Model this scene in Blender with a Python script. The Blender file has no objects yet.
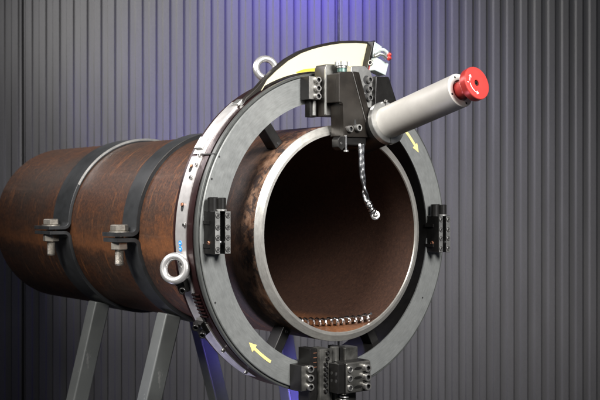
import bpy, bmesh, math, random
from mathutils import Vector, Matrix
random.seed(7)
C = bpy.context.scene.collection
sc = bpy.context.scene
PI = math.pi
# ------------------------------------------------------------------ camera
# the pipe axis is local Y (pointing away from the viewer); z up; metres. Pipe mouth centre is the origin.
TH = 0.6657
CAM = Vector((-1.2532, -1.4699, 0.0615))
CR = Vector((math.cos(TH), -math.sin(TH), 0)); CF = Vector((math.sin(TH), math.cos(TH), 0))
cam = bpy.data.cameras.new('camera'); camo = bpy.data.objects.new('camera', cam); C.objects.link(camo)
camo.location = CAM; camo.rotation_euler = (PI/2, 0, -TH)
cam.sensor_width = 36; cam.lens = 1041.4/600*36; cam.clip_start = .05; cam.clip_end = 60
cam.dof.use_dof = True; cam.dof.focus_distance = 1.86; cam.dof.aperture_fstop = 11
sc.camera = camo
def room(u, dist, z):            # a place in the room: metres to the right of, in front of, above the camera's foot
    p = CAM + CR*u + CF*dist; return Vector((p.x, p.y, z))
# ------------------------------------------------------------------ world, lamps, exposure
w = bpy.data.worlds.new('World'); sc.world = w; w.use_nodes = True
w.node_tree.nodes['Background'].inputs[0].default_value = (.75, .8, 1, 1)
w.node_tree.nodes['Background'].inputs[1].default_value = .05
sc.view_settings.view_transform = 'Standard'; sc.view_settings.look = 'None'
sc.view_settings.exposure = 0; sc.view_settings.gamma = 1
def area(name, loc, to, sx, sy, power, col=(1, 1, 1), spread=180):
    l = bpy.data.lights.new(name, 'AREA'); l.shape = 'RECTANGLE'; l.size = sx; l.size_y = sy
    l.energy = power; l.color = col; l.spread = math.radians(spread)
    o = bpy.data.objects.new(name, l); C.objects.link(o); o.location = loc
    o.rotation_euler = (Vector(to)-Vector(loc)).to_track_quat('-Z', 'Y').to_euler(); return o
area('key_softbox', room(-1.0, .95, .98), (-.20, .12, .06), .7, .7, 9.5, (1, .97, .93), 58)
area('front_softbox', room(.95, .62, .90), (0, .05, .02), .7, .7, 15.5, (1, .98, .96), 66)
area('left_wall_lamp', room(-1.4, 2.55, .85), room(.95, 3.43, .42), .4, .3, 10.5, (1, .99, .97), 84)
area('added_rim_lamp', room(-1.3, 2.35, .95), (-.2, .1, .15), .5, .5, 1.7, (1, .95, .97), 80)  # added lamp, there only to be mirrored in the polished rim
area('wall_wash_lamp', room(-.10, 2.20, 1.25), room(.35, 3.43, .38), .9, .3, 4.8, (.98, .99, 1), 112)
area('purple_lamp', room(.075, 3.10, .95), room(.06, 3.43, .58), .42, .08, 3.9, (.07, .012, 1), 112)
area('purple_floor_lamp', room(.36, 1.75, -.85), (.275, .43, -.40), .10, .10, .75, (.22, .18, 1), 20)
area('low_lamp', room(-.62, 1.95, -.85), (-.02, .2, -.32), .25, .25, .9, (.72, .70, 1), 50)

# ------------------------------------------------------------------ materials
def nodes(name):
    m = bpy.data.materials.new(name); m.use_nodes = True; nt = m.node_tree
    return m, nt, nt.nodes['Principled BSDF']
def N(nt, t, **kw):
    n = nt.nodes.new(t)
    for k, v in kw.items():
        if k in n.inputs: n.inputs[k].default_value = v
        else: setattr(n, k, v)
    return n
def ramp(nt, src, stops):
    r = nt.nodes.new('ShaderNodeValToRGB'); e = r.color_ramp.elements
    e[0].position, e[0].color = stops[0][0], (*stops[0][1], 1)
    e[1].position, e[1].color = stops[-1][0], (*stops[-1][1], 1)
    for p, c in stops[1:-1]:
        x = e.new(p); x.color = (*c, 1)
    nt.links.new(src, r.inputs[0]); return r.outputs[0]
def mixc(nt, fac, a, b, mode='MIX'):
    m = nt.nodes.new('ShaderNodeMix'); m.data_type = 'RGBA'; m.blend_type = mode
    for s, i in ((fac, 0), (a, 6), (b, 7)):
        if hasattr(s, 'links'): nt.links.new(s, m.inputs[i])
        elif i: m.inputs[i].default_value = (*s, 1)
        else: m.inputs[0].default_value = s
    return m.outputs[2]
def coords(nt, scale=(1, 1, 1), kind='Object'):
    t = nt.nodes.new('ShaderNodeTexCoord'); mp = nt.nodes.new('ShaderNodeMapping')
    mp.inputs['Scale'].default_value = scale; nt.links.new(t.outputs[kind], mp.inputs[0]); return mp.outputs[0]
def noise(nt, vec, scale, detail=6, rough=.6, dist=0):
    n = N(nt, 'ShaderNodeTexNoise', Scale=scale, Detail=detail, Roughness=rough, Distortion=dist)
    nt.links.new(vec, n.inputs['Vector']); return n.outputs['Fac']
def bump(nt, src, bs, strength=.2, dist=.001):
    b = N(nt, 'ShaderNodeBump', Strength=strength, Distance=dist)
    nt.links.new(src, b.inputs['Height']); nt.links.new(b.outputs[0], bs.inputs['Normal'])
def simple(name, col, rough=.4, metal=0, var=.25, scale=60, rv=.12, bmp=.08):
    m, nt, b = nodes(name); v = coords(nt)
    n = noise(nt, v, scale); n2 = noise(nt, v, scale*.15, 3)
    c = ramp(nt, n, [(.3, [x*(1-var) for x in col]), (.7, [min(1, x*(1+var)) for x in col])])
    c2 = ramp(nt, n2, [(.35, (1-var*.8,)*3), (.65, (1, 1, 1))])
    nt.links.new(mixc(nt, 1, c, c2, 'MULTIPLY'), b.inputs['Base Color'])
    r = nt.nodes.new('ShaderNodeMapRange'); r.inputs[3].default_value = max(.03, rough-rv); r.inputs[4].default_value = rough+rv
    nt.links.new(n2, r.inputs[0]); nt.links.new(r.outputs[0], b.inputs['Roughness'])
    b.inputs['Metallic'].default_value = metal
    if bmp: bump(nt, n, b, bmp, .0005)
    return m
M = {}
M['black'] = simple('black_oxide_steel', (.010, .0095, .009), .33, .3, .3, 90)
M['dark'] = simple('dark_anodised', (.020, .017, .014), .34, .35, .3, 50)
M['maroon'] = simple('dark_oiled_ring', (.026, .010, .010), .35, .5, .3, 40)
M['steel'] = simple('ground_steel', (.50, .50, .48), .34, .9, .2, 70)
M['steel2'] = simple('worn_steel', (.24, .235, .22), .38, .75, .4, 50)
M['screw'] = simple('screw_steel', (.52, .51, .49), .27, .9, .25, 150)
M['oily'] = simple('oily_machined_steel', (.15, .147, .135), .3, .75, .6, 45)
M['chrome'] = simple('bright_steel', (.82, .82, .82), .2, 1, .06, 40, .05, 0)
M['zinc'] = simple('zinc_bolt', (.42, .39, .34), .38, .8, .25, 120)
M['eye'] = simple('galvanised_eye', (.62, .61, .60), .27, .8, .1, 60, .08)
M['white'] = simple('white_aluminium', (.46, .52, .51), .35, .25, .06, 60)
M['tube'] = simple('grey_anodised_tube', (.375, .36, .335), .48, .15, .06, 40, .08, .03)
M['tube_end'] = simple('machined_aluminium', (.78, .76, .70), .35, .5, .05, 60)
M['red'] = simple('red_anodised', (.44, .042, .036), .30, .35, .1, 60, .06)
M['copper'] = simple('copper_tip', (.55, .25, .15), .35, .8, .2, 80)
M['strap'] = simple('strap_paint', (.036, .038, .040), .38, .3, .25, 35)
M['stand'] = simple('stand_paint', (.15, .155, .145), .5, .2, .3, 30)
M['cream'] = simple('cream_plate', (.50, .455, .30), .5, 0, .02, 20, .05, 0)
M['arrow'] = simple('yellow_print', (.85, .66, .20), .5, 0, .03, 50, .05, 0)
M['blue'] = simple('blue_print', (.02, .22, .75), .4, 0, .05, 50, .05, 0)
M['white_print'] = simple('white_print', (.8, .8, .82), .4, 0, .03, 50, .05, 0)
M['floor'] = simple('floor', (.06, .06, .06), .6, 0, .2, 3)
M['void'] = simple('black_recess', (.006, .006, .006), .7, 0, .1, 50)

def wall_mat():
    m, nt, b = nodes('anthracite_cladding'); v = coords(nt, (1, 1, .12)); v2 = coords(nt)
    n = noise(nt, v, 30); n2 = noise(nt, v2, 260, 3)
    c = ramp(nt, n, [(.3, (.082, .080, .083)), (.7, (.098, .096, .099))])
    dn = noise(nt, coords(nt, (1, 1, .05)), 5, 5, .7)
    c = mixc(nt, .6, c, ramp(nt, dn, [(.3, (.82,)*3), (.7, (1.15,)*3)]), 'MULTIPLY')
    c = mixc(nt, .35, c, ramp(nt, n2, [(.3, (.75,)*3), (.7, (1.2,)*3)]), 'MULTIPLY')
    nt.links.new(c, b.inputs['Base Color']); b.inputs['Roughness'].default_value = .50; b.inputs['Metallic'].default_value = .1
    bump(nt, n2, b, .08, .0004); return m
M['wall'] = wall_mat()

def rust(inner=False):
    m, nt, b = nodes('rusty_pipe_inside' if inner else 'rusty_pipe'); L = nt.links
    tc = nt.nodes.new('ShaderNodeTexCoord'); sp = nt.nodes.new('ShaderNodeSeparateXYZ'); L.new(tc.outputs['Object'], sp.inputs[0])
    at = N(nt, 'ShaderNodeMath', operation='ARCTAN2'); L.new(sp.outputs[0], at.inputs[0]); L.new(sp.outputs[2], at.inputs[1])
    def uv(sa, sy):
        s1 = N(nt, 'ShaderNodeMath', operation='SINE'); c1 = N(nt, 'ShaderNodeMath', operation='COSINE')
        L.new(at.outputs[0], s1.inputs[0]); L.new(at.outputs[0], c1.inputs[0])
        cb = nt.nodes.new('ShaderNodeCombineXYZ')
        for o, k, i in ((s1.outputs[0], sa, 0), (c1.outputs[0], sa, 1), (sp.outputs[1], sy, 2)):
            q = N(nt, 'ShaderNodeMath', operation='MULTIPLY'); L.new(o, q.inputs[0]); q.inputs[1].default_value = k; L.new(q.outputs[0], cb.inputs[i])
        return cb.outputs[0]
    fine = noise(nt, uv(.85, 5.6), 30, 12, .80)
    grit = noise(nt, uv(1, 5), 110, 4, .7)
    ring_streak = noise(nt, uv(.30, 13), 6, 9, .75, .15)     # marks running round the pipe
    long_streak = noise(nt, uv(1.0, .55), 6, 9, .7, .3)     # marks running along it
    blotch = noise(nt, uv(.8, 3), 2.2, 6, .65)
    if inner:
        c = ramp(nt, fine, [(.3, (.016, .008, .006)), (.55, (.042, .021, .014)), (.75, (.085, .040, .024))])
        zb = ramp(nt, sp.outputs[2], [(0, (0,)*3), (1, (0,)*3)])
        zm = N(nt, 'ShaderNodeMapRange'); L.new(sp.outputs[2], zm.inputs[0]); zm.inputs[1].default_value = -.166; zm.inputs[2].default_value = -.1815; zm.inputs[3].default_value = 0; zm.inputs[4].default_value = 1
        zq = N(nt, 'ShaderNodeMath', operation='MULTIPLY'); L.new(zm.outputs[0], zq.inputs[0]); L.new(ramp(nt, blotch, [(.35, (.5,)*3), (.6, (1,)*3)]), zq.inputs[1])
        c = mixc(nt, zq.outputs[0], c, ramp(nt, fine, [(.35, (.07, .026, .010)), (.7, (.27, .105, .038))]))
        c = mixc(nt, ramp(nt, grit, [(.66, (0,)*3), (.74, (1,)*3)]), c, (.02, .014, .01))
    else:
        c = ramp(nt, fine, [(.30, (.010, .006, .004)), (.47, (.036, .015, .008)), (.60, (.080, .030, .012)), (.76, (.165, .066, .026))])
        dark = ramp(nt, blotch, [(.42, (0,)*3), (.62, (.75,)*3)])
        c = mixc(nt, dark, c, ramp(nt, fine, [(.3, (.008, .006, .005)), (.8, (.062, .038, .026))]))
        og = ramp(nt, ring_streak, [(.585, (0,)*3), (.62, (.35,)*3), (.655, (0,)*3)])
        c = mixc(nt, og, c, (.34, .12, .032))
        ls = ramp(nt, long_streak, [(.58, (0,)*3), (.72, (.5,)*3)])
        c = mixc(nt, ls, c, (.10, .060, .042))
        # orange rust zone along the flank of the pipe
        zn = N(nt, 'ShaderNodeMath', operation='ADD'); L.new(sp.outputs[2], zn.inputs[0])
        zz = N(nt, 'ShaderNodeMath', operation='MULTIPLY'); L.new(blotch, zz.inputs[0]); zz.inputs[1].default_value = .16; L.new(zz.outputs[0], zn.inputs[1])
        zr = ramp(nt, zn.outputs[0], [(-.02+.02, (0,)*3), (.03, (.0,)*3), (.050, (.5,)*3), (.085, (.1,)*3), (.12, (0,)*3)])
        c = mixc(nt, zr, c, mixc(nt, fine, (.09, .035, .015), (.30, .11, .035)))
        # sooty patches near the machined mouth
        yr = ramp(nt, sp.outputs[1], [(.0, (1,)*3), (.03, (.8,)*3), (.10, (0,)*3)])
        tan = ramp(nt, noise(nt, uv(1.0, 9), 5, 7, .7), [(.42, (0,)*3), (.60, (.8,)*3)])
        c = mixc(nt, mixc(nt, 1, yr, tan, 'MULTIPLY'), c, (.21, .125, .08))
        so = ramp(nt, noise(nt, uv(1.6, 9), 5.5, 8, .75), [(.49, (0,)*3), (.54, (.95,)*3)])
        c = mixc(nt, mixc(nt, 1, yr, so, 'MULTIPLY'), c, (.010, .008, .009))
    L.new(c, b.inputs['Base Color'])
    r = N(nt, 'ShaderNodeMapRange'); L.new(fine, r.inputs[0]); r.inputs[3].default_value = .62; r.inputs[4].default_value = .42
    L.new(r.outputs[0], b.inputs['Roughness']); b.inputs['Specular IOR Level'].default_value = .35
    ad = N(nt, 'ShaderNodeMath', operation='ADD'); L.new(fine, ad.inputs[0]); L.new(grit, ad.inputs[1])
    bump(nt, ad.outputs[0], b, .35, .0012); return m
M['rust'] = rust(); M['rust_in'] = rust(True)

def turned(name, base, dark, rough=.36, metal=.8, cloud=.5):      # steel with fine concentric turning marks about the Y axis
    m, nt, b = nodes(name); L = nt.links
    tc = nt.nodes.new('ShaderNodeTexCoord'); sp = nt.nodes.new('ShaderNodeSeparateXYZ'); L.new(tc.outputs['Object'], sp.inputs[0])
    cb = nt.nodes.new('ShaderNodeCombineXYZ'); L.new(sp.outputs[0], cb.inputs[0]); L.new(sp.outputs[2], cb.inputs[1])
    ln = N(nt, 'ShaderNodeVectorMath', operation='LENGTH'); L.new(cb.outputs[0], ln.inputs[0])
    r1 = N(nt, 'ShaderNodeMath', operation='MULTIPLY'); L.new(ln.outputs['Value'], r1.inputs[0]); r1.inputs[1].default_value = 30
    c3 = nt.nodes.new('ShaderNodeCombineXYZ'); L.new(r1.outputs[0], c3.inputs[0])
    an = N(nt, 'ShaderNodeMath', operation='ARCTAN2'); L.new(sp.outputs[0], an.inputs[0]); L.new(sp.outputs[2], an.inputs[1]); L.new(an.outputs[0], c3.inputs[1])
    rings = noise(nt, c3.outputs[0], 14, 4, .7)
    cl = noise(nt, tc.outputs['Object'], 9, 6, .6); fine = noise(nt, tc.outputs['Object'], 70, 5, .7)
    c = ramp(nt, cl, [(.25, dark), (.75, base)])
    c = mixc(nt, cloud, c, ramp(nt, rings, [(.3, (.72,)*3), (.7, (1.1,)*3)]), 'MULTIPLY')
    c = mixc(nt, .25, c, ramp(nt, fine, [(.3, (.7,)*3), (.6, (1.05,)*3)]), 'MULTIPLY')
    L.new(c, b.inputs['Base Color']); b.inputs['Metallic'].default_value = metal
    r = N(nt, 'ShaderNodeMapRange'); L.new(fine, r.inputs[0]); r.inputs[3].default_value = rough-.08; r.inputs[4].default_value = rough+.12
    L.new(r.outputs[0], b.inputs['Roughness']); bump(nt, rings, b, .08, .0004); return m
M['ring'] = turned('turned_ring_steel', (.30, .31, .30), (.235, .245, .24), .32, .6, .7)
M['ring_side'] = turned('ring_lip_steel', (.10, .105, .10), (.06, .063, .06), .36, .5)
M['bevel'] = turned('freshly_cut_steel', (.38, .37, .34), (.31, .30, .28), .34, .65, .8)
M['rim'] = turned('polished_rim', (.80, .78, .76), (.66, .64, .63), .33, .75, .2)
M['stand_worn'] = None
def worn():
    m, nt, b = nodes('scuffed_stand_paint'); v = coords(nt, (1, 1, .35)); L = nt.links
    n = noise(nt, v, 38, 8, .75); n2 = noise(nt, coords(nt), 8, 4)
    c = ramp(nt, n2, [(.3, (.10, .107, .105)), (.7, (.15, .157, .152))])
    c = mixc(nt, ramp(nt, n, [(.63, (0,)*3), (.66, (.6,)*3)]), c, (.28, .28, .27))
    L.new(c, b.inputs['Base Color']); b.inputs['Roughness'].default_value = .42; b.inputs['Metallic'].default_value = .25
    bump(nt, n, b, .1, .0005); return m
M['stand'] = worn()

# ------------------------------------------------------------------ mesh helpers
def obj(name, bm, mat, parent=None, bevel=0, sharp=40, seg=2):
    me = bpy.data.meshes.new(name); bmesh.ops.recalc_face_normals(bm, faces=bm.faces); bm.to_mesh(me); bm.free()
    me.shade_smooth(); me.set_sharp_from_angle(angle=math.radians(sharp))
    me.materials.append(M[mat] if isinstance(mat, str) else mat)
    o = bpy.data.objects.new(name, me); C.objects.link(o)
    if parent: o.parent = parent
    if bevel:
        b = o.modifiers.new('bevel', 'BEVEL'); b.width = bevel; b.segments = seg; b.limit_method = 'ANGLE'; b.angle_limit = math.radians(sharp)
        b.harden_normals = True
    return o
def tag(o, label=None, cat=None, group=None, kind=None):
    for k, v in (('label', label), ('category', cat), ('group', group), ('kind', kind)):
        if v: o[k] = v
    return o
def empty(name, loc=(0, 0, 0)):
    o = bpy.data.objects.new(name, None); o.location = loc; o.empty_display_size = .05; C.objects.link(o); return o
def add_box(bm, x0, x1, y0, y1, z0, z1, mat=None):
    vs = [bm.verts.new(p) for p in ((x0, y0, z0), (x1, y0, z0), (x1, y1, z0), (x0, y1, z0), (x0, y0, z1), (x1, y0, z1), (x1, y1, z1), (x0, y1, z1))]
    for f in ((0, 3, 2, 1), (4, 5, 6, 7), (0, 1, 5, 4), (1, 2, 6, 5), (2, 3, 7, 6), (3, 0, 4, 7)): bm.faces.new([vs[i] for i in f])
    if mat is not None: bmesh.ops.transform(bm, matrix=mat, verts=vs)
    return vs
def box(*a, mat=None):
    bm = bmesh.new(); add_box(bm, *a, mat=mat); return bm
def add_prism(bm, pts, y0, y1):      # polygon in x,z pushed from y0 to y1
    a = [bm.verts.new((x, y0, z)) for x, z in pts]; b = [bm.verts.new((x, y1, z)) for x, z in pts]; n = len(pts)
    bm.faces.new(a); bm.faces.new(b[::-1])
    for i in range(n): bm.faces.new((a[i], b[i], b[(i+1) % n], a[(i+1) % n]))
    return a+b
def prism(pts, y0, y1):
    bm = bmesh.new(); add_prism(bm, pts, y0, y1); return bm
def axis_mat(origin, d, roll=0):
    q = Vector(d).normalized().to_track_quat('Z', 'Y').to_matrix().to_4x4()
    return Matrix.Translation(origin) @ q @ Matrix.Rotation(roll, 4, 'Z')
def lathe(bm, prof, n=48, mat=None, closed=False, a0=0, a1=2*PI):     # profile (radius, height) turned about Z
    full = abs(a1-a0-2*PI) < 1e-6; m = n if full else n+1; rows = []
    for r, z in prof:
        rows.append([bm.verts.new((0, 0, z))] if r < 1e-7 else [bm.verts.new((r*math.cos(a0+(a1-a0)*i/n), r*math.sin(a0+(a1-a0)*i/n), z)) for i in range(m)])
    pr = list(zip(rows, rows[1:])) + ([(rows[-1], rows[0])] if closed else [])
    for A, B in pr:
        for i in range(n):
            j = (i+1) % m
            if len(A) == 1 and len(B) == 1: continue
            if len(A) == 1: bm.faces.new((A[0], B[j], B[i]))
            elif len(B) == 1: bm.faces.new((A[i], A[j], B[0]))
            else: bm.faces.new((A[i], A[j], B[j], B[i]))
    if not full and closed:
        bm.faces.new([r[0] for r in rows]); bm.faces.new([r[-1] for r in rows][::-1])
    vs = [v for r in rows for v in r]
    if mat is not None: bmesh.ops.transform(bm, matrix=mat, verts=vs)
    return vs
YAX = Matrix(((0, 1, 0, 0), (0, 0, 1, 0), (1, 0, 0, 0), (0, 0, 0, 1)))   # lathe frame: angle 0 = up, + = towards +x, height = +y
def ringmesh(r0, r1, y0, y1, n=160, a0=0, a1=360, ch=0):
    bm = bmesh.new()
    pf = [(r0, y0), (r1-ch, y0)] + ([(r1, y0+ch)] if ch else []) + [(r1, y1), (r0, y1)]
    lathe(bm, pf, n, YAX, True, math.radians(a0), math.radians(a1)); return bm
def add_tube(bm, pts, r, n=10, closed=False, caps=True, rf=None):
    pts = [Vector(p) for p in pts]; rows = []; m = len(pts); prev = None
    for i, p in enumerate(pts):
        a = pts[(i-1) % m] if (closed or i) else p; b = pts[(i+1) % m] if (closed or i < m-1) else p
        t = (b-a).normalized()
        if prev is None:
            u = t.orthogonal().normalized()
        else:
            u = (prev-t*prev.dot(t)).normalized()
        prev = u; v = t.cross(u); rr = rf(i/(m-1)) if rf else r
        rows.append([bm.verts.new(p+(u*math.cos(2*PI*k/n)+v*math.sin(2*PI*k/n))*rr) for k in range(n)])
    for i in range(m if closed else m-1):
        A, B = rows[i], rows[(i+1) % m]; off = 0
        if closed and i == m-1:
            off = min(range(n), key=lambda k: (A[0].co-B[k].co).length)
        for k in range(n): bm.faces.new((A[k], A[(k+1) % n], B[(k+1+off) % n], B[(k+off) % n]))
    if caps and not closed: bm.faces.new(rows[0][::-1]); bm.faces.new(rows[-1])
def rod(p0, d, r, L, n=24, ch=0):
    bm = bmesh.new()
    pf = [(0, 0), (r-ch, 0)] + ([(r, ch)] if ch else []) + ([(r, L-ch)] if ch else []) + [(r-ch, L), (0, L)]
    lathe(bm, pf, n, axis_mat(p0, d)); return bm
def quadprism(a, b_, c_, d_, t):
    bm = bmesh.new(); A = [Vector(p) for p in (a, b_, c_, d_)]; n = (A[1]-A[0]).cross(A[3]-A[0]).normalized()*t
    v = [bm.verts.new(p) for p in A]+[bm.verts.new(p-n) for p in A]
    bm.faces.new(v[:4]); bm.faces.new(v[7:3:-1])
    for i in range(4): bm.faces.new((v[i], v[(i+1) % 4], v[4+(i+1) % 4], v[4+i]))
    return bm
def pol(r, deg, y=0):
    a = math.radians(deg); return Vector((r*math.sin(a), y, r*math.cos(a)))

_screw = {}
def screw_mesh(r, h, mat):
    k = (r, h, mat)
    if k in _screw: return _screw[k]
    bm = bmesh.new(); n = 24; c = r*.12
    def hexr(a, R):
        a = (a % (PI/3))-PI/6; return R*math.cos(PI/6)/math.cos(a)
    rows = []
    for kind, rr, z in (('c', r, -h*.05), ('c', r, h-c), ('c', r-c, h), ('h', r*.68, h), ('h', r*.65, h-c*.5), ('h', r*.65, h*.35)):
        rows.append([bm.verts.new(((rr if kind == 'c' else hexr(2*PI*i/n, rr))*math.cos(2*PI*i/n), (rr if kind == 'c' else hexr(2*PI*i/n, rr))*math.sin(2*PI*i/n), z)) for i in range(n)])
    for A, B in zip(rows, rows[1:]):
        for i in range(n): bm.faces.new((A[i], A[(i+1) % n], B[(i+1) % n], B[i]))
    bm.faces.new(rows[-1])
    bmesh.ops.recalc_face_normals(bm, faces=bm.faces)
    for f in bm.faces:
        if all(abs(v.co.z-h*.35) < 1e-6 or abs(v.co.z-(h-c*.5)) < 1e-6 for v in f.verts): f.material_index = 1
    me = bpy.data.meshes.new('socket_screw'); bm.to_mesh(me); bm.free(); me.shade_smooth(); me.set_sharp_from_angle(angle=math.radians(35))
    me.materials.append(M[mat]); me.materials.append(M['void']); _screw[k] = me; return me
def screw(parent, loc, d=(0, -1, 0), r=.0045, h=.006, mat='screw', name='socket_screw'):
    o = bpy.data.objects.new(name, screw_mesh(r, h, mat)); C.objects.link(o); o.parent = parent
    off = Vector((0, 0, 0)); q = parent
    while q: off += q.location; q = q.parent
    o.matrix_basis = Matrix.Translation(-off) @ axis_mat(loc, d, random.uniform(0, 1)); return o

# ------------------------------------------------------------------ setting: ribbed metal wall and floor
wall = empty('wall', room(0, 3.4301, -1.0)); wall.rotation_euler = (0, 0, -TH)
tag(wall, 'dark grey ribbed metal cladding wall with vertical panel joints', 'wall', kind='structure')
PX = 3.4301/1041.4                      # metres on the wall per photo pixel
pitch = 13.75*PX
def wall_panel_mesh():
    bm = bmesh.new(); d = .0064; s = .0032; g = .0028; H = 2.9
    W = 23*pitch; prof = [(g, .03), (g, .004), (g+.0010, .0010), (g+.003, 0)]
    first = 3.1*PX                      # first bright slope after the joint
    for k in range(23):
        a = first+k*pitch
        prof += [(a-s/2, 0), (a+s/2, -d)]
        b = a+6.95*PX
        if b < W-g-.005: prof += [(b-s/2, -d), (b+s/2, 0)]
    prof += [(W-g-.004, 0), (W-g-.0012, .0012), (W-g, .004), (W-g, .03)]
    rows = [[bm.verts.new((x, y, z)) for x, y in prof] for z in (0, H)]
    for i in range(len(prof)-1): bm.faces.new((rows[0][i], rows[0][i+1], rows[1][i+1], rows[1][i]))
    return bm
pm = obj('wall_panel', wall_panel_mesh(), 'wall', wall, 0, 180)
pm.data.set_sharp_from_angle(angle=math.radians(25))
b = pm.modifiers.new('bevel', 'BEVEL'); b.width = .0006; b.segments = 2; b.limit_method = 'ANGLE'; b.angle_limit = math.radians(25); b.harden_normals = True
U0 = (22.5-300)*PX
for i, k in enumerate((0, -2, -1, 1, 2)):
    o = pm if i == 0 else pm.copy()
    if i: C.objects.link(o)
    o.location = (U0+k*23*pitch, 0, 0)
obj('backing_sheet', box(U0-2*23*pitch, U0+3*23*pitch, .032, .05, 0, 2.9), 'steel2', wall)
floor = obj('floor', box(-5, 6, -5, 5, -1.05, -1.0), 'floor'); tag(floor, 'dark concrete floor under the pipe stands', 'floor', kind='structure')

# ------------------------------------------------------------------ steel pipe
pipe = empty('steel_pipe'); tag(pipe, 'large rusty brown steel pipe with freshly machined silver end', 'pipe')
bm = bmesh.new(); ys = [0]+[i*.0475 for i in range(1, 24)]+[1.155]
lathe(bm, [(.2, y) for y in [.0015]+ys[1:]], 160, YAX); obj('outer_surface', bm, 'rust', pipe)
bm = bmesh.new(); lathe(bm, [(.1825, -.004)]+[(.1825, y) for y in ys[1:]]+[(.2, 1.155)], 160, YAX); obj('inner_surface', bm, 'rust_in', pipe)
bm = bmesh.new(); lathe(bm, [(.2, .0015), (.1995, .0005), (.1885, -.0062), (.1835, -.0066), (.1825, -.004)], 200, YAX)
o = obj('bevelled_end', bm, 'bevel', pipe, 0, 20)

# ------------------------------------------------------------------ strap clamps round the pipe, each on a two-legged stand
def strap_clamp(y0, y1, label, zc):
    t = empty('pipe_clamp', (0, y0, 0)); tag(t, label, 'pipe clamp', 'strap clamps holding the pipe')
    T = Matrix.Translation((0, -y0, 0)); R0, R1 = .2005, .2075; g = .0035; th = .0080; out = .036; rb = .014
    for sgn, nm in ((1, 'upper_strap'), (-1, 'lower_strap')):
        path = []                      # centre line in x,z
        rm = (R0+R1)/2
        a_s = math.degrees(math.asin((rb+.006+sgn*zc)/rm))
        for i in range(61):
            a = -90+sgn*(a_s+(180-2*a_s)*i/60); p = pol(rm, a); path.append((p.x, p.z))
        def lug(side):
            zl = zc+sgn*(g/2+th/2); x0 = side*(rm*math.cos(math.radians(a_s))); z0 = sgn*rm*math.sin(math.radians(a_s))
            pts = []
            cx = x0+side*rb; cz = zl+sgn*rb
            for k in range(7):
                an = k/6*PI/2; pts.append((cx-side*rb*math.cos(an), cz-sgn*rb*math.sin(an)))
            pts.append((x0+side*(rb+out), zl)); return pts
        full = lug(-1)[::-1]+path+lug(1)
        bm = bmesh.new(); n = len(full); rows = []
        for i, (x, z) in enumerate(full):
            a = Vector(full[max(0, i-1)]); b_ = Vector(full[min(n-1, i+1)]); d = (b_-a).normalized(); nr = Vector((-d.y, d.x))*th/2
            rows.append([bm.verts.new((x+nr.x*s1, yy-y0, z+nr.y*s1)) for s1, yy in ((1, y0), (1, y1), (-1, y1), (-1, y0))])
        for A, B in zip(rows, rows[1:]):
            for k in range(4): bm.faces.new((A[k], A[(k+1) % 4], B[(k+1) % 4], B[k]))
        bm.faces.new(rows[0]); bm.faces.new(rows[-1][::-1])
        obj(nm, bm, 'strap', t, .0012, 50)
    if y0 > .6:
        obj('bright_edge', ringmesh(.2035, .2084, -.0006, .0004, 60, -62, 25), 'steel', t)  # worn steel edge, with the highlight along the top arc painted in
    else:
        obj('bright_edge', ringmesh(.2078, .2086, -.0004, .0004, 60, -70, 40), 'steel2', t)  # fainter edge wear, its highlight likewise put into the colour
    for side in (-1, 1):
        bx = side*(.2+rb+.0165); by = (y1-y0)/2
        top = g/2+th
        bl = empty('hex_bolt', (bx, by, zc)); bl.parent = t
        def hexa(R, z0, z1, nm, mat):
            bm = bmesh.new(); lathe(bm, [(0, z0), (R*.86, z0), (R, z0+.0015), (R, z1-.0015), (R*.86, z1), (0, z1)], 6, Matrix.Rotation(.25+y0*1.1+(.35 if nm == 'nut' else 0), 4, 'Z')); return obj(nm, bm, mat, bl, .0005, 30)
        bm = bmesh.new(); lathe(bm, [(0, -.058), (.0072, -.058), (.0085, -.056), (.0085, top), (0, top)], 20); 
        obj('shank', bm, 'zinc', bl)
        bm = bmesh.new()
        for q in range(14):
            zz = -.0555+q*.0022; lathe(bm, [(.0084, zz), (.0092, zz+.0011), (.0084, zz+.0022)], 20)
        obj('thread', bm, 'zinc', bl)
        bm = bmesh.new(); lathe(bm, [(.008, top), (.0205, top), (.0205, top+.0025), (.008, top+.0025)], 32, None, True); obj('washer', bm, 'zinc', bl)
        hexa(.0185, top+.0025, top+.0155, 'bolt_head', 'zinc')
        hexa(.0185, -top-.0165, -top-.0003, 'nut', 'zinc')
    return t
strap_clamp(.400, .459, 'dark grey strap clamp nearer the cutting ring, bolted on its flank', -.014)
strap_clamp(.713, .795, 'dark grey strap clamp farther along the pipe, nearer its left end', -.007)

def stand(y, label, xl, xr, ztop_l, ztop_r, sl, sr):
    t = empty('pipe_stand', (0, y, -1.0)); tag(t, label, 'stand', 'stands carrying the pipe')
    for (x0, z0, k) in ((xl, ztop_l, sl), (xr, ztop_r, sr)):
        z1 = .012; dz = z0+1.0
        bm = bmesh.new(); hw = .0195
        # square tube leg, leaning outwards, top hidden behind the strap
        a = Vector((x0, 0, dz)); bq = Vector((x0+k*dz, 0, z1)); d = (bq-a); L = d.length
        m = Matrix.Translation(a) @ Vector(d).to_track_quat('Z', 'Y').to_matrix().to_4x4()
        vs = add_box(bm, -hw, hw, -hw, hw, -.0, L); bmesh.ops.transform(bm, matrix=m, verts=vs)
        obj('leg', bm, 'stand', t, .004, 40, 3)
        obj('foot_plate', box(bq.x-.06, bq.x+.06, -.05, .05, 0, .012), 'stand', t, .002)
    xa = xl+sl*(ztop_l+.62); xb = xr+sr*(ztop_r+.62)
    obj('cross_bar', box(xa+.02, xb-.02, -.018, .018, .36, .40), 'stand', t, .003)
    return t
stand(.755, 'grey steel leg stand under the farther strap clamp', -.108, .150, -.180, -.17, -.250, .28)
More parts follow.
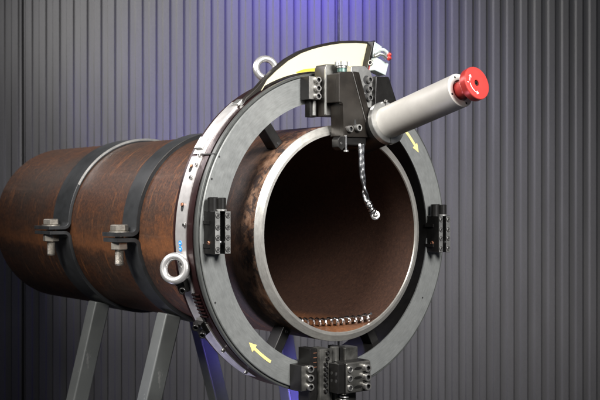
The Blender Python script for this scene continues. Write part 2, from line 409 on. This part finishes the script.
stand(.43, 'grey steel leg stand under the clamp beside the ring', -.112, .165, -.180, -.14, -.270, .19)

# ------------------------------------------------------------------ the clamshell pipe cutting machine
mc = empty('pipe_cutting_machine'); tag(mc, 'round grey and black pipe cutting machine clamped over the pipe end', 'machine tool')
FY = .025                                   # front of the turning ring
# turning ring
ro = obj('rotating_ring', ringmesh(.247, .294, FY, .045, 220, ch=.0012), 'ring', mc)
ro = obj('ring_inner_wall', ringmesh(.2465, .2500, .0275, .112, 160), 'black', mc)
# fixed ring body and lip
obj('ring_groove', ringmesh(.2941, .2955, .034, .05, 200), 'void', mc)
obj('ring_lip', ringmesh(.2956, .2995, .0285, .036, 220, ch=.001), 'ring_side', mc)
body = obj('fixed_ring', ringmesh(.2502, .2975, .0453, .108, 200), 'maroon', mc)
obj('split_line', prism([(p.x, p.z) for p in (pol(.2950, -62.1), pol(.2999, -62.1), pol(.2999, -61.7), pol(.2950, -61.7))], .0280, .064), 'void', mc)
# polished rim cover in several pieces
for a0, a1 in ((-150, -121.5), (-121, -62.5), (-61.5, -37)):
    obj('rim_cover', ringmesh(.2975, .2998, .064, .097, 80, a0, a1), 'rim', mc)
obj('rim_cover', ringmesh(.2975, .2995, .066, .097, 60, 20, 160), 'steel2', mc)
# gear teeth seen through the rim window
bm = bmesh.new()
for k in range(60):
    a = -166+k*1.35
    q = [pol(.2960, a), pol(.2960, a+.9), pol(.3008, a+.65), pol(.3008, a+.25)]
    if -120 < a < -110 : add_prism(bm, [(p.x, p.z) for p in q], .050, .0725)
obj('gear_teeth', bm, 'maroon', mc)
obj('gear_window', ringmesh(.2978, .3001, .0635, .0705, 20, -120.5, -109.5), 'void', mc)
# rim screws, slots, small blocks
rim = empty('rim_fittings'); rim.parent = mc
def on_rim(a, y, r=.0038, h=.004, mat='screw'):
    screw(rim, pol(.2998, a, y), pol(1, a), r, h, mat, 'rim_screw')
for a, y in ((-86.5, .066), (-70.5, .071), (-66.0, .068), (-62.5, .07), (-102.2, .0655), (-133, .066), (-146, .07)): on_rim(a, y)
for a, y in ((-80.5, .080), (-67, .084)):
    p = pol(.2999, a, y); m = axis_mat(p, pol(1, a))
    bm = bmesh.new(); lathe(bm, [(0, 0), (.0042, 0), (.0042, .0007), (0, .0007)], 16, m @ Matrix.Diagonal((1, 1.9, 1, 1))); obj('slot', bm, 'void', rim)
    bm = bmesh.new(); lathe(bm, [(0, .0004), (.003, .0004), (.003, .003), (0, .003)], 16, m @ Matrix.Translation((0, .004, 0))); obj('copper_tip', bm, 'copper', rim)
# blue round stickers
for a in (-92.6, -94.5):
    m = axis_mat(pol(.2998, a, .0815), pol(1, a)); bm = bmesh.new(); lathe(bm, [(0, 0), (.0046, 0), (.0046, .0006), (0, .0006)], 24, m); obj('blue_sticker', bm, 'blue', rim)
    bm = bmesh.new(); vs = add_box(bm, -.0022, .0022, -.0008, .0008, .0006, .0009, mat=m); obj('sticker_mark', bm, 'white_print', rim)
# latch blocks with paired screws on the lower left and a latch on the upper left
for a, y in ((-106.5, .086), (-122.5, .082)):
    m = axis_mat(pol(.2995, a, y), pol(1, a))
    obj('latch_block', box(-.012, .014, -.012, .012, 0, .010, mat=m), 'black', mc, .001)
    for dy in (-.007, .007):
        lb = rim
        p = m @ Vector((0, 0, .010)); 
        q = pol(.3095, a+(1.6 if dy > 0 else -1.2), y-.004+dy*.6); screw(lb, q, pol(1, a-0)+Vector((0, -.9, 0)), .0062, .011, 'black', 'latch_screw')
m = axis_mat(pol(.2998, -57.5, .083), pol(1, -57.5))
obj('latch_plate', box(-.012, .012, -.013, .013, 0, .005, mat=m), 'steel', mc, .0015)
m = axis_mat(pol(.2998, -38, .07), pol(1, -38))
obj('latch_plate', box(-.010, .010, -.010, .007, -.002, .004, mat=m), 'steel', mc, .0015)
# small index holes in the face
for a, r in ((-70.2, .2885), (-113.5, .2880), (-62.0, .2900), (120, .27)):
    bm = bmesh.new(); lathe(bm, [(0, 0), (.0019, 0), (.0019, .0004), (0, .0004)], 16, axis_mat(pol(r, a, FY), (0, -1, 0))); obj('index_hole', bm, 'void', mc)
# curved yellow arrows printed on the turning ring
def arrow(r, a_tail, a_tip, wd=.0026, hw=.0075, hl=3.6):
    s = 1 if a_tip > a_tail else -1; neck = a_tip-s*hl; n = 12
    o_ = [(r+wd, a_tail+(neck-a_tail)*i/n) for i in range(n+1)]; i_ = [(r-wd, a) for _, a in o_[::-1]]
    pts = o_+[(r+hw, neck), (r, a_tip), (r-hw, neck)]+i_
    obj('direction_arrow', prism([(pol(q, a).x, pol(q, a).z) for q, a in pts], FY-.0005, FY-.0001), 'arrow', mc)
arrow(.2705, -147.3, -134.3); arrow(.2725, 43.0, 54.8)
# cream guard plate with its dark edge
GO = [(-.190, .229), (-.1821, .2434), (-.1601, .2620), (-.1390, .2830), (-.1176, .3015), (-.0900, .3220), (-.0597, .3385), (-.0360, .3475), (-.0117, .3550), (.0130, .3612), (.0377, .3660), (.0757, .3705), (.1205, .3725)]
arcin = [pol(.2990, a) for a in range(20, -39, -3)]
obj('guard_plate', prism(GO+[(.1000, .3020)]+[(p.x, p.z) for p in arcin[1:]], .050, .062), 'dark', mc, .0008)
def inset(pts, d):
    out = []
    for i, p in enumerate(pts):
        a = Vector(pts[max(0, i-1)]); b_ = Vector(pts[min(len(pts)-1, i+1)]); t = (b_-a).normalized(); out.append((p[0]+t.y*d, p[1]-t.x*d))
    return out
GI = inset(GO[2:], .0052)
arc2 = [pol(.3035, a) for a in range(17, -30, -3)]
obj('cream_panel', prism([(-.1490, .2590)]+GI[1:-1]+[(.1130, .3665), (.0960, .3060)]+[(p.x, p.z) for p in arc2[1:]], .0475, .0499), 'cream', mc)
ym = [pol(.3040, a) for a in (-13, -9, -5, -1, 3)]+[pol(r_, a) for r_, a in ((.3100, 3), (.3115, -2), (.3095, -6), (.3090, -10), (.3060, -13.5))]
obj('yellow_mark', prism([(p.x, p.z) for p in ym], .0470, .0474), simple('yellow_stain', (.62, .44, .03), .5, 0, .1, 30, .05, 0), mc)
# end bracket of the guard: dark bar, white block, clip with red tip
gb = empty('guard_end_block'); gb.parent = mc
obj('dark_bar', prism([(.1035, .3690), (.1085, .3710), (.0890, .3043), (.0845, .3040)], .0280, .0340), 'black', gb, .0008)
obj('bar_filler', prism([(.1060, .3700), (.1120, .3720), (.0925, .3045), (.0875, .3045)], .0343, .0495), 'black', gb, .0005)
obj('red_strip', prism([(.0945, .3290), (.0965, .3290), (.0925, .3110), (.0905, .3110)], .0275, .0340), 'red', gb)
obj('upper_block', prism([(.1084, .3700), (.1295, .3613), (.1229, .3400), (.1035, .3370)], .030, .046), 'white', gb, .002)
obj('lower_block', prism([(.0986, .3362), (.1300, .3262), (.1221, .3024), (.0921, .3107)], .012, .034), 'white', gb, .002)
screw(gb, Vector((.0955, .0250, .3260)), (-1, -.3, .1), .0056, .004, 'screw')
bm = bmesh.new(); add_tube(bm, [(.0930, .014, .3440), (.1000, .008, .3500), (.1100, .006, .3505), (.1180, .006, .3470), (.1225, .008, .3400)], .0036, 10); obj('clip', bm, 'white', gb)
bm = bmesh.new(); add_tube(bm, [(.0910, .010, .3370), (.0990, .006, .3420), (.1080, .004, .3405), (.1160, .004, .3350)], .0036, 10); obj('clip', bm, 'steel', gb)
obj('red_tip', rod((.1190, .005, .3330), (.3, -.7, .5), .0046, .008, 16, .001), 'red', gb)
obj('red_tip', rod((.1210, .005, .3400), (.3, -.7, .5), .0036, .007, 16, .001), 'red', gb)

# eye bolts
def eye_bolt(centre, normal, base, R=.0225, r=.0062):
    t = empty('eye_bolt'); t.parent = mc
    m = axis_mat(centre, normal); pts = [m @ Vector((R*math.cos(2*PI*k/48), R*math.sin(2*PI*k/48), 0)) for k in range(48)]
    bm = bmesh.new(); add_tube(bm, pts, r, 16, closed=True); obj('eye', bm, 'eye', t)
    d = Vector(base)-Vector(centre); u = d.normalized(); bm = bmesh.new()
    lathe(bm, [(0, 0), (.0062, 0), (.0072, d.length-R-.006), (.0125, d.length-R-.004), (.0125, d.length-R+.002), (0, d.length-R+.002)], 24, axis_mat(Vector(centre)+u*R, u)); obj('shank', bm, 'eye', t)
a = -107.0
eye_bolt((-.3105, .081, -.0570), CF*-1+Vector((-.25, .2, .15)), pol(.298, -100, .081)+Vector((.001, 0, .003)), .0212, .0068)
eye_bolt(pol(.3235, -18.3, .1), CF*-1+Vector((.35, .1, .1)), pol(.290, -19.5, .098), .0188, .0064)

# locating feet between ring and pipe
def foot(a, y0=.045, y1=.075):
    m = Matrix.Rotation(math.radians(a), 4, 'Y')
    f = obj('locating_foot', box(-.0095, .0095, y0, y1, .2005, .249, mat=m), 'black', mc, .0015)
    s_ = screw(f, pol(.206, a, y0), (0, -1, 0), .003, .0008, 'void')
    return f
for a, y0, y1 in ((-37.5, .030, .058), (38, .03, .058), (151, .040, .068), (-150, .035, .066)): foot(a, y0, y1)

# hinge clamp blocks at both sides of the ring
def side_clamp(x0, zc, w_=.0325):
    t = empty('clamp_block', (x0, 0, zc)); t.parent = mc
    yb, yf = FY+.004, -.008; hz = .0365; wl = w_*.34; gap = w_*.30
    obj('left_jaw', box(0, wl, yf, yb, -hz, hz), 'black', t, .0008)
    obj('face_plate', box(.0009, wl-.0004, yf-.0008, yf-.0001, -hz+.0008, hz-.0008), 'steel', t, .0003)
    obj('right_jaw', box(wl+gap, w_, yf, yb, -hz, hz), 'black', t, .0008)
    obj('face_plate', box(wl+gap+.0004, w_-.0006, yf-.0008, yf-.0001, -hz+.0008, hz-.0008), 'steel', t, .0003)
    obj('back_plate', box(wl-.001, wl+gap+.001, .012, yb, -hz, hz), 'void', t)
    for z in (.0285, .0085, -.0090, -.0290):
        for x in (wl*.52, wl+gap+(w_-wl-gap)*.46):
            bm = bmesh.new(); lathe(bm, [(0, 0), (.0050, 0), (.0050, .0003), (0, .0003)], 20, axis_mat((x, yf-.0008, z), (0, -1, 0))); obj('counterbore', bm, 'void', t)
            screw(t, Vector((x0+x, yf-.0011, zc+z)), (0, -1, 0), .0038, .0010, 'screw')
    obj('hinge_pin', rod((.0085, .010, hz-.002), (0, 0, 1), .0095, .0255, 28, .001), 'black', t)
    obj('adjusting_pin', rod((.0190, .000, hz-.001), (0, 0, 1), .0080, .0235, 28, .001), 'black', t)
    obj('pin_collar', rod((.0190, .000, hz-.0005), (0, 0, 1), .0092, .0035, 28, .0006), 'steel', t)
    bm = bmesh.new(); lathe(bm, [(.0045*math.cos(k*PI/12), .0045*math.sin(k*PI/12)) for k in range(7)][::1], 16, axis_mat((wl+gap*.5, .001, -.017), (0, -1, 0))); obj('ball_knob', bm, 'chrome', t)
    screw(t, Vector((x0, .010, zc-.018)), (-1, 0, 0), .0036, .0018, 'copper')
    for za in (-.026, .014): obj('keeper_plate', box(-.0022, 0, .006, yb, za, za+.006), 'black', t)
    return t
side_clamp(-.2872, .0065); side_clamp(.2465, -.0068)

# ---------------------------------------------------------------- tool head at the top
th = empty('tool_head'); th.parent = mc
def fp(o): o.parent = th; return o
# left bracket
obj('bracket', box(-.0790, -.0520, .0, .024, .2435, .2860), 'black', th, .0008)
obj('bracket_face', box(-.0783, -.0530, -.0010, -.0002, .2442, .2853), 'steel2', th, .0003)
for z in (.2790, .2640, .2495): screw(th, Vector((-.0620, -.0012, z)), (-.12, -1, 0), .0062, .0085, 'screw')
# slide body with rails
obj('slide_body', prism([(-.0507, .2140), (-.0507, .3020), (-.0475, .3082), (-.0190, .3105), (-.0130, .3000), (-.0130, .2150)], -.010, .018), 'dark', th, .001)
obj('slide_face', prism([(-.0495, .2150), (-.0495, .3015), (-.0468, .3072), (-.0196, .3095), (-.0140, .2990), (-.0222, .2160)], -.0118, -.0103), 'steel2', th, .0004)
obj('rail', box(-.0505, -.0475, -.014, .018, .2165, .3000), 'steel', th, .0005)
obj('rail', box(-.0628, -.0578, .006, .022, .2155, .2430), 'steel', th, .0005)
obj('rail_carrier', box(-.0680, -.0520, .010, .0245, .2130, .2435), 'black', th, .0005)
obj('rail', box(-.0125, -.0095, -.012, .018, .2165, .2490), 'black', th, .0005)
# right mounting plate with recessed screws
obj('mounting_plate', prism([(.0050, .2340), (.0150, .3090), (.0200, .3105), (.0481, .3127), (.0620, .3050), (.0680, .2920), (.0680, .2340)], -.010, .016), 'steel', th, .001)
for z in (.2870, .2700, .2535):
    bm = bmesh.new(); lathe(bm, [(0, 0), (.0082, 0), (.0082, .0006), (0, .0006)], 24, axis_mat((.0520, -.010, z), (0, -1, 0))); obj('recess', bm, 'void', th)
    screw(th, Vector((.0560, -.0108, z)), (-.1, -1, 0), .0062, .0070, 'screw')
# black block on the right
obj('side_block', prism([(.0640, .2330), (.0668, .2944), (.1001, .2959), (.1215, .2487), (.1215, .2330)], -.020, .022), 'black', th, .0022)
# tower (side block, front plate with chamfer, foot)
obj('tower_block', box(-.0487, -.0250, -.0470, -.0135, .2370, .2895), 'dark', th, .0018)
obj('tower_plate', prism([(-.0494, .2880), (-.0440, .2915), (-.0177, .2935), (.0198, .1890), (.0198, .1760), (-.0379, .1745), (-.0398, .2300), (-.0410, .2345), (-.0436, .2366), (-.0494, .2368)], -.0500, -.040), 'dark', th, .0010)
obj('tower_web', prism([(-.0380, .2890), (-.0150, .2900), (.0180, .1850), (.0180, .1770), (-.0360, .1770), (-.0380, .2300)], -.042, -.012), 'dark', th, .001)
obj('tower_chamfer', quadprism((-.0180, -.0502, .2930), (-.0020, -.0452, .2932), (.0345, -.0452, .1890), (.0195, -.0502, .1885), .004), 'dark', th, .0005)
obj('tower_chamfer', quadprism((.0195, -.0502, .1885), (.0345, -.0452, .1890), (.0335, -.0452, .1800), (.0195, -.0502, .1765), .004), 'dark', th, .0005)
obj('bright_edge', quadprism((-.0188, -.0506, .2920), (-.0174, -.0506, .2920), (.0200, -.0506, .1890), (.0188, -.0506, .1890), .0006), 'screw', th)  # thin pale strip where plate and chamfer meet
# slot and the two clamp screws of the tower foot
bm = bmesh.new(); vs = add_box(bm, -.0022, .0022, -.0505, -.0499, -.0050, .0050); bmesh.ops.transform(bm, matrix=Matrix.Translation((-.0117, 0, .2020)), verts=vs); obj('slot', bm, 'void', th)
screw(th, Vector((-.0260, -.0502, .1893)), (0, -1, 0), .0062, .0060, 'screw')
screw(th, Vector((-.0070, -.0502, .1920)), (0, -1, 0), .0066, .0075, 'steel')
# feed nut on top
fn = empty('feed_nut', (-.0255, -.030, .2930)); fn.parent = th
obj('collar', rod((0, 0, 0), (0, 0, 1), .0090, .0075, 32, .0008), simple('green_zinc', (.10, .17, .15), .35, .7), fn)
obj('neck', rod((0, 0, .0075), (0, 0, 1), .0098, .0040, 32, .0006), 'steel', fn)
bm = bmesh.new(); n = 14; pts = []
for k in range(n*4):
    a = 2*PI*k/(n*4); rr = .0135 if (k % 4) in (0, 1) else .0112; pts.append((rr*math.cos(a), rr*math.sin(a)))
A = [bm.verts.new((x, y, .0118)) for x, y in pts]; B = [bm.verts.new((x, y, .0192)) for x, y in pts]
bm.faces.new(A); bm.faces.new(B[::-1])
for i in range(len(pts)): bm.faces.new((A[i], A[(i+1) % len(pts)], B[(i+1) % len(pts)], B[i]))
obj('knurled_cap', bm, 'steel', fn, 0, 25)
# tool holder, split clamp ring and the feed tube
TD = Vector((.01, -math.cos(math.radians(14)), math.sin(math.radians(14)))).normalized()
TB = Vector((.0515, -.0600, .2013))                     # centre of the clamp ring
obj('tool_holder', rod(TB-TD*.066, TD, .0375, .064, 64, .003), 'black', th)
obj('holder_neck', rod(TB-TD*.094, TD, .026, .03, 48, .003), 'black', th)
obj('holder_body', prism([(-.036, .1760), (.040, .1760), (.046, .1900), (.046, .2320), (-.020, .2320)], -.0440, -.008), 'black', th, .002)
bm = bmesh.new(); lathe(bm, [(.0295, 0), (.0392, 0), (.0402, .001), (.0402, .0105), (.0392, .0115), (.0295, .0115)], 72, axis_mat(TB-TD*.001, TD), True); obj('split_ring', bm, 'steel', th)
for k in (1, -1):
    q = Vector((0, 0, 1)).cross(TD).normalized(); up = TD.cross(q)*-1
    m = Matrix.Translation(TB+TD*.005) @ Matrix((( *(-q), 0), ( *up, 0), ( *TD, 0), (0, 0, 0, 1))).transposed()
    dd = (-up*1 + q*.05)*k
    obj('ring_gap', box(-.0008, .0008, -.0066, .0073, .0300, .0405, mat=axis_mat(TB+TD*.0045, dd, 0)), 'void', th)
screw(th, TB+TD*.004+(Vector((1, 0, 0))*.026+Vector((0, 0, -1))*.0275), (.8, -.2, -.6), .0042, .004, 'black')
screw(th, TB+TD*.004+Vector((0, 0, 1))*.0398, (0, -.2, 1), .0034, .003, 'screw')
ft = empty('feed_tube', TB); ft.parent = th
LT = .193
def loc(d): return TD*d
bm = bmesh.new(); lathe(bm, [(.0297, .002), (.0297, LT-.0006), (.0291, LT)], 96, axis_mat((0, 0, 0), TD)); obj('tube_barrel', bm, 'tube', ft)
bm = bmesh.new(); lathe(bm, [(.0291, LT), (.0185, LT+.0003), (.0178, LT-.006), (0, LT-.006)], 96, axis_mat((0, 0, 0), TD)); obj('end_cap', bm, 'tube_end', ft)
for ang in (20, 110, 200, 290):
    q = Vector((1, 0, 0)); up = TD.cross(q); off = (q*math.cos(math.radians(ang))+up*math.sin(math.radians(ang)))*.0240
    bm = bmesh.new(); lathe(bm, [(0, 0), (.0021, 0), (.0021, .0003), (0, .0003)], 14, axis_mat(TD*(LT+.0002)+off, TD)); obj('screw_hole', bm, 'void', ft)
kn = empty('red_knob', TD*(LT)); kn.parent = ft
bm = bmesh.new(); lathe(bm, [(0, -.005), (.0150, -.005), (.0150, .0200), (.0190, .0245)], 64, axis_mat((0, 0, 0), TD)); obj('knob_neck', bm, 'red', kn, 0, 30)
bm = bmesh.new(); lathe(bm, [(0, .024), (.0270, .024), (.0284, .0255), (.0288, .0270), (.0288, .0372), (.0280, .0385), (.0262, .0390), (.0060, .0382), (.0052, .0372), (.0052, .0290), (0, .0290)], 72, axis_mat((0, 0, 0), TD)); obj('knob_disc', bm, 'red', kn, 0, 30)
bm = bmesh.new(); lathe(bm, [(0, .0293), (.0040, .0293), (.0040, .0365), (.0022, .0365), (.0018, .033), (0, .033)], 6, axis_mat((0, 0, 0), TD)); obj('centre_screw', bm, 'black', kn)
# white marks printed on the knob: a curved arrow with a plus and a minus
q = Vector((1, 0, 0)); q = (q-TD*q.dot(TD)).normalized(); up = TD.cross(q)
fr = Matrix((( *q, 0), ( *(q.cross(TD)*-1), 0), ( *TD, 0), (0, 0, 0, 1))).transposed()
def kflat(pts, nm='knob_mark'):
    bm = bmesh.new(); a = [bm.verts.new((x, y, .0389)) for x, y in pts]; b2 = [bm.verts.new((x, y, .0394)) for x, y in pts]
    bm.faces.new(a); bm.faces.new(b2[::-1]); n = len(pts)
    for i in range(n): bm.faces.new((a[i], a[(i+1) % n], b2[(i+1) % n], b2[i]))
    bmesh.ops.transform(bm, matrix=fr, verts=bm.verts); obj(nm, bm, 'white_print', kn)
def arcband(r, w_, a0, a1, n=14):
    o_ = [(( r+w_)*math.cos(math.radians(a0+(a1-a0)*i/n)), (r+w_)*math.sin(math.radians(a0+(a1-a0)*i/n))) for i in range(n+1)]
    i_ = [((r-w_)*math.cos(math.radians(a0+(a1-a0)*i/n)), (r-w_)*math.sin(math.radians(a0+(a1-a0)*i/n))) for i in range(n+1)][::-1]
    return o_+i_
kflat(arcband(.0185, .0006, 185, 250)); kflat(arcband(.0185, .0006, 150, 172))
def tri(r, a, s): 
    c_ = math.radians(a); cx, cy = r*math.cos(c_), r*math.sin(c_); t = Vector((-math.sin(c_), math.cos(c_)))*s; nn = Vector((math.cos(c_), math.sin(c_)))*abs(s)*.8
    return [(cx+t.x, cy+t.y), (cx+nn.x, cy+nn.y), (cx-nn.x, cy-nn.y)]
kflat(tri(.0185, 252, .0042)); kflat(tri(.0185, 148, -.0042))
kflat([(-.0245, -.0006), (-.0215, -.0006), (-.0215, .0006), (-.0245, .0006)])
# small bracket with a pin below the tower, left
obj('stop_bracket', prism([(-.0545, .1560), (-.0550, .1700), (-.0500, .1750), (-.0400, .1760), (-.0390, .1560), (-.0460, .1500)], -.054, -.036), 'black', th, .0012)
obj('stop_pin', rod((-.0385, -.0560, .1500), (0, 0, 1), .0022, .0280, 16, .0005), 'chrome', th)
obj('pin_foot', rod((-.0385, -.0560, .1475), (0, 0, 1), .0045, .0035, 16, .0005), 'steel', th)
screw(th, Vector((-.0480, -.0540, .1630)), (0, -1, 0), .0022, .001, 'screw')
obj('cutter_shank', box(-.030, .020, -.046, -.014, .1600, .1765), 'black', th, .003)

# ---------------------------------------------------------------- slide at the bottom
bh = empty('bottom_slide'); bh.parent = mc
obj('left_block', box(-.1029, -.0754, -.008, .0240, -.2810, -.2350), 'black', bh, .0008)
obj('left_block_face', box(-.1022, -.0760, -.0092, -.0082, -.2802, -.2358), 'oily', bh, .0003)
for z in (-.2417, -.2580, -.2740): screw(bh, Vector((-.0850, -.0092, z)), (-.2, -1, 0), .0066, .0080, 'screw')
obj('upright', box(-.0855, -.0695, -.012, .022, -.3900, -.2057), 'black', bh, .0008)
for k in range(4): obj('scale_mark', box(-.0780, -.0705, -.0126, -.0119, -.2145-k*.0085, -.2135-k*.0085), 'copper', bh)
obj('centre_plate', box(-.0689, -.0408, -.020, .020, -.3900, -.2081), 'oily', bh, .0008)
for z in (-.2146, -.2254): screw(bh, Vector((-.0520, -.0202, z)), (0, -1, 0), .0040, .0030, 'black')
for z in (-.2342, -.2432, -.2523, -.2613, -.2721, -.2829): screw(bh, Vector((-.0560, -.0202, z)), (0, -1, 0), .0044, .0034, 'black')
obj('round_column', rod((-.0270, -.010, -.3900), (0, 0, 1), .0085, .183, 28, .001), 'oily', bh)
obj('dark_column', box(-.0175, -.0055, -.015, .020, -.3900, -.2078), 'black', bh, .0008)
obj('top_block', box(-.0098, .0219, -.020, .012, -.2384, -.2097), 'oily', bh, .0015)
obj('right_block', box(-.0331, -.0215, -.0485, -.006, -.2870, -.2325), 'black', bh, .0012)
obj('right_block', box(-.0480, -.0330, -.0460, -.010, -.2865, -.2330), 'black', bh, .0012)
obj('right_block_face', box(-.0325, .0272, -.050, -.012, -.2875, -.2322), 'oily', bh, .0030)
obj('right_block_core', box(-.0332, .0262, -.046, -.010, -.2880, -.2318), 'black', bh, .001)
for z in (-.2440, -.2607, -.2774):
    screw(bh, Vector((-.0237, -.0502, z)), (0, -1, 0), .0060, .0024, 'screw')
    screw(bh, Vector((.0130, -.0502, z)), (-.1, -1, .0), .0068, .0105, 'screw')
    bm = bmesh.new(); lathe(bm, [(0, 0), (.0050, 0), (.0050, .0004), (0, .0004)], 18, axis_mat((-.0045, -.0501, z), (0, -1, 0), 0) @ Matrix.Diagonal((1.9, .55, 1, 1))); obj('dark_ellipse', bm, 'black', bh)  # flat black ellipse to the left of each protruding screw
for y_ in (-.040, -.028):
    for z in (-.2510, -.2640):
        bm = bmesh.new(); lathe(bm, [(0, 0), (.0024, 0), (.0024, .0005), (0, .0005)], 14, axis_mat((-.0480, y_, z), (-1, 0, 0))); obj('screw_hole', bm, 'void', bh)
        bm = bmesh.new(); lathe(bm, [(.0024, 0), (.0030, 0), (.0030, .0003), (.0024, .0003)], 14, axis_mat((-.0481, y_, z), (-1, 0, 0)), True); obj('hole_edge', bm, 'oily', bh)
obj('lower_plate', box(-.0098, .0170, -.020, .018, -.3110, -.2900), 'oily', bh, .001)
bm = bmesh.new(); add_tube(bm, [(-.022+.008*math.cos(k*.5), -.030+.008*math.sin(k*.5), -.292-.0009*k*.5) for k in range(60)], .0016, 6); obj('spring', bm, 'screw', bh)

# ---------------------------------------------------------------- loose metal shavings
def helix(path, R, turns, rt, rx=None, phase=0, jit=0, per=18):
    pts = []; n = int(turns*per); P = [Vector(p) for p in path]
    seg = [0]
    for a, b_ in zip(P, P[1:]): seg.append(seg[-1]+(b_-a).length)
    Ltot = seg[-1]
    for i in range(n+1):
        s = i/n*Ltot; k = max(j for j in range(len(seg)) if seg[j] <= s+1e-9); k = min(k, len(P)-2)
        f = (s-seg[k])/(seg[k+1]-seg[k]); c = P[k].lerp(P[k+1], f); t = (P[min(k+2, len(P)-1)]-P[max(k-0, 0)]).normalized()
        u = t.cross(Vector((.3, .9, .1))).normalized(); v = t.cross(u)
        a = 2*PI*i/per+phase; r = R(i/n) if callable(R) else R
        r *= 1+jit*math.sin(i*.37)*.5+jit*math.sin(i*.131)*.5
        pts.append(c+(u*math.cos(a)+v*math.sin(a))*r)
    return pts
hc = empty('metal_shaving', (.0035, -.05, .150)); tag(hc, 'shiny twisted metal coil hanging from the tool holder into the pipe', 'metal shaving')
path = [Vector(p) for p in ((.0035, -.05, .163), (.0035, -.05, .147), (.0042, -.05, .131), (.0052, -.05, .116), (.0072, -.05, .102), (.0100, -.05, .089), (.0118, -.05, .076), (.0150, -.05, .065), (.0185, -.05, .056), (.0225, -.05, .047))]
o0 = hc.location
def smooth(path, n):
    out = []
    for i in range(n+1):
        f = i/n*(len(path)-1); k = min(int(f), len(path)-2); t = f-k
        p0, p1, p2, p3 = path[max(0, k-1)], path[k], path[k+1], path[min(len(path)-1, k+2)]
        out.append(.5*((2*p1)+(p2-p0)*t+(2*p0-5*p1+4*p2-p3)*t*t+(3*p1-p0-3*p2+p3)*t**3))
    return out
cen = smooth(path, 240); rgt = Vector((.786, -.618, 0))
for sgn in (-1, 1):
    pts = []
    for i, p in enumerate(cen):
        f = i/240; a = .35*math.sin(f*9)+f*f*5.0
        pts.append(p-o0+sgn*(rgt*math.cos(a)+CF*math.sin(a))*(.0030+.0003*math.sin(f*31)))
    bm = bmesh.new(); add_tube(bm, pts, .0026, 10, rf=lambda f: .0032+.00012*math.sin(f*75+sgn)+.0001*math.sin(f*31)); obj('twisted_strand', bm, 'chrome', hc)
bm = bmesh.new(); add_tube(bm, [p-o0 for p in helix([(.018, -.052, .056), (.024, -.053, .044), (.030, -.054, .036)], .0048, 4.3, .0018, jit=.3)], .0019, 6); obj('curl', bm, 'chrome', hc)
m = axis_mat(Vector((.0325, -.055, .0335))-o0, (-.45, -.8, .2))
bm = bmesh.new(); add_tube(bm, [m @ Vector((.0072*math.cos(2*PI*k/28), .0072*math.sin(2*PI*k/28), 0)) for k in range(28)], .0020, 8, closed=True); obj('end_loop', bm, 'chrome', hc)
bm = bmesh.new(); lathe(bm, [(.0054*math.cos(k*PI/10-PI/2), .0054*math.sin(k*PI/10-PI/2)) for k in range(11)], 20, m); obj('end_ball', bm, 'screw', hc)

A, B = Vector((-.008, .118, -.1815)), Vector((.0700, -.003, -.1690))
sp_ = empty('spiral_shaving', (A+B)/2); tag(sp_, 'silver spiral of metal swarf lying along the bottom inside the pipe mouth', 'metal shaving')
pts = []
n = 12*20
for i in range(n+1):
    f = i/n; c = A.lerp(B, f); c.z = -math.sqrt(.1825**2-c.x**2)+.0082
    d = (B-A).normalized(); u = Vector((0, 0, 1)); v = d.cross(u).normalized()
    a = 2*PI*i/20; r = .0066*(1+.09*math.sin(i*.21)); pts.append(c+u*math.cos(a)*r+(v*.65+d*.72)*math.sin(a)*r-(A+B)/2)
bm = bmesh.new(); add_tube(bm, pts, .0025, 8)
obj('spiral_strip', bm, 'chrome', sp_)
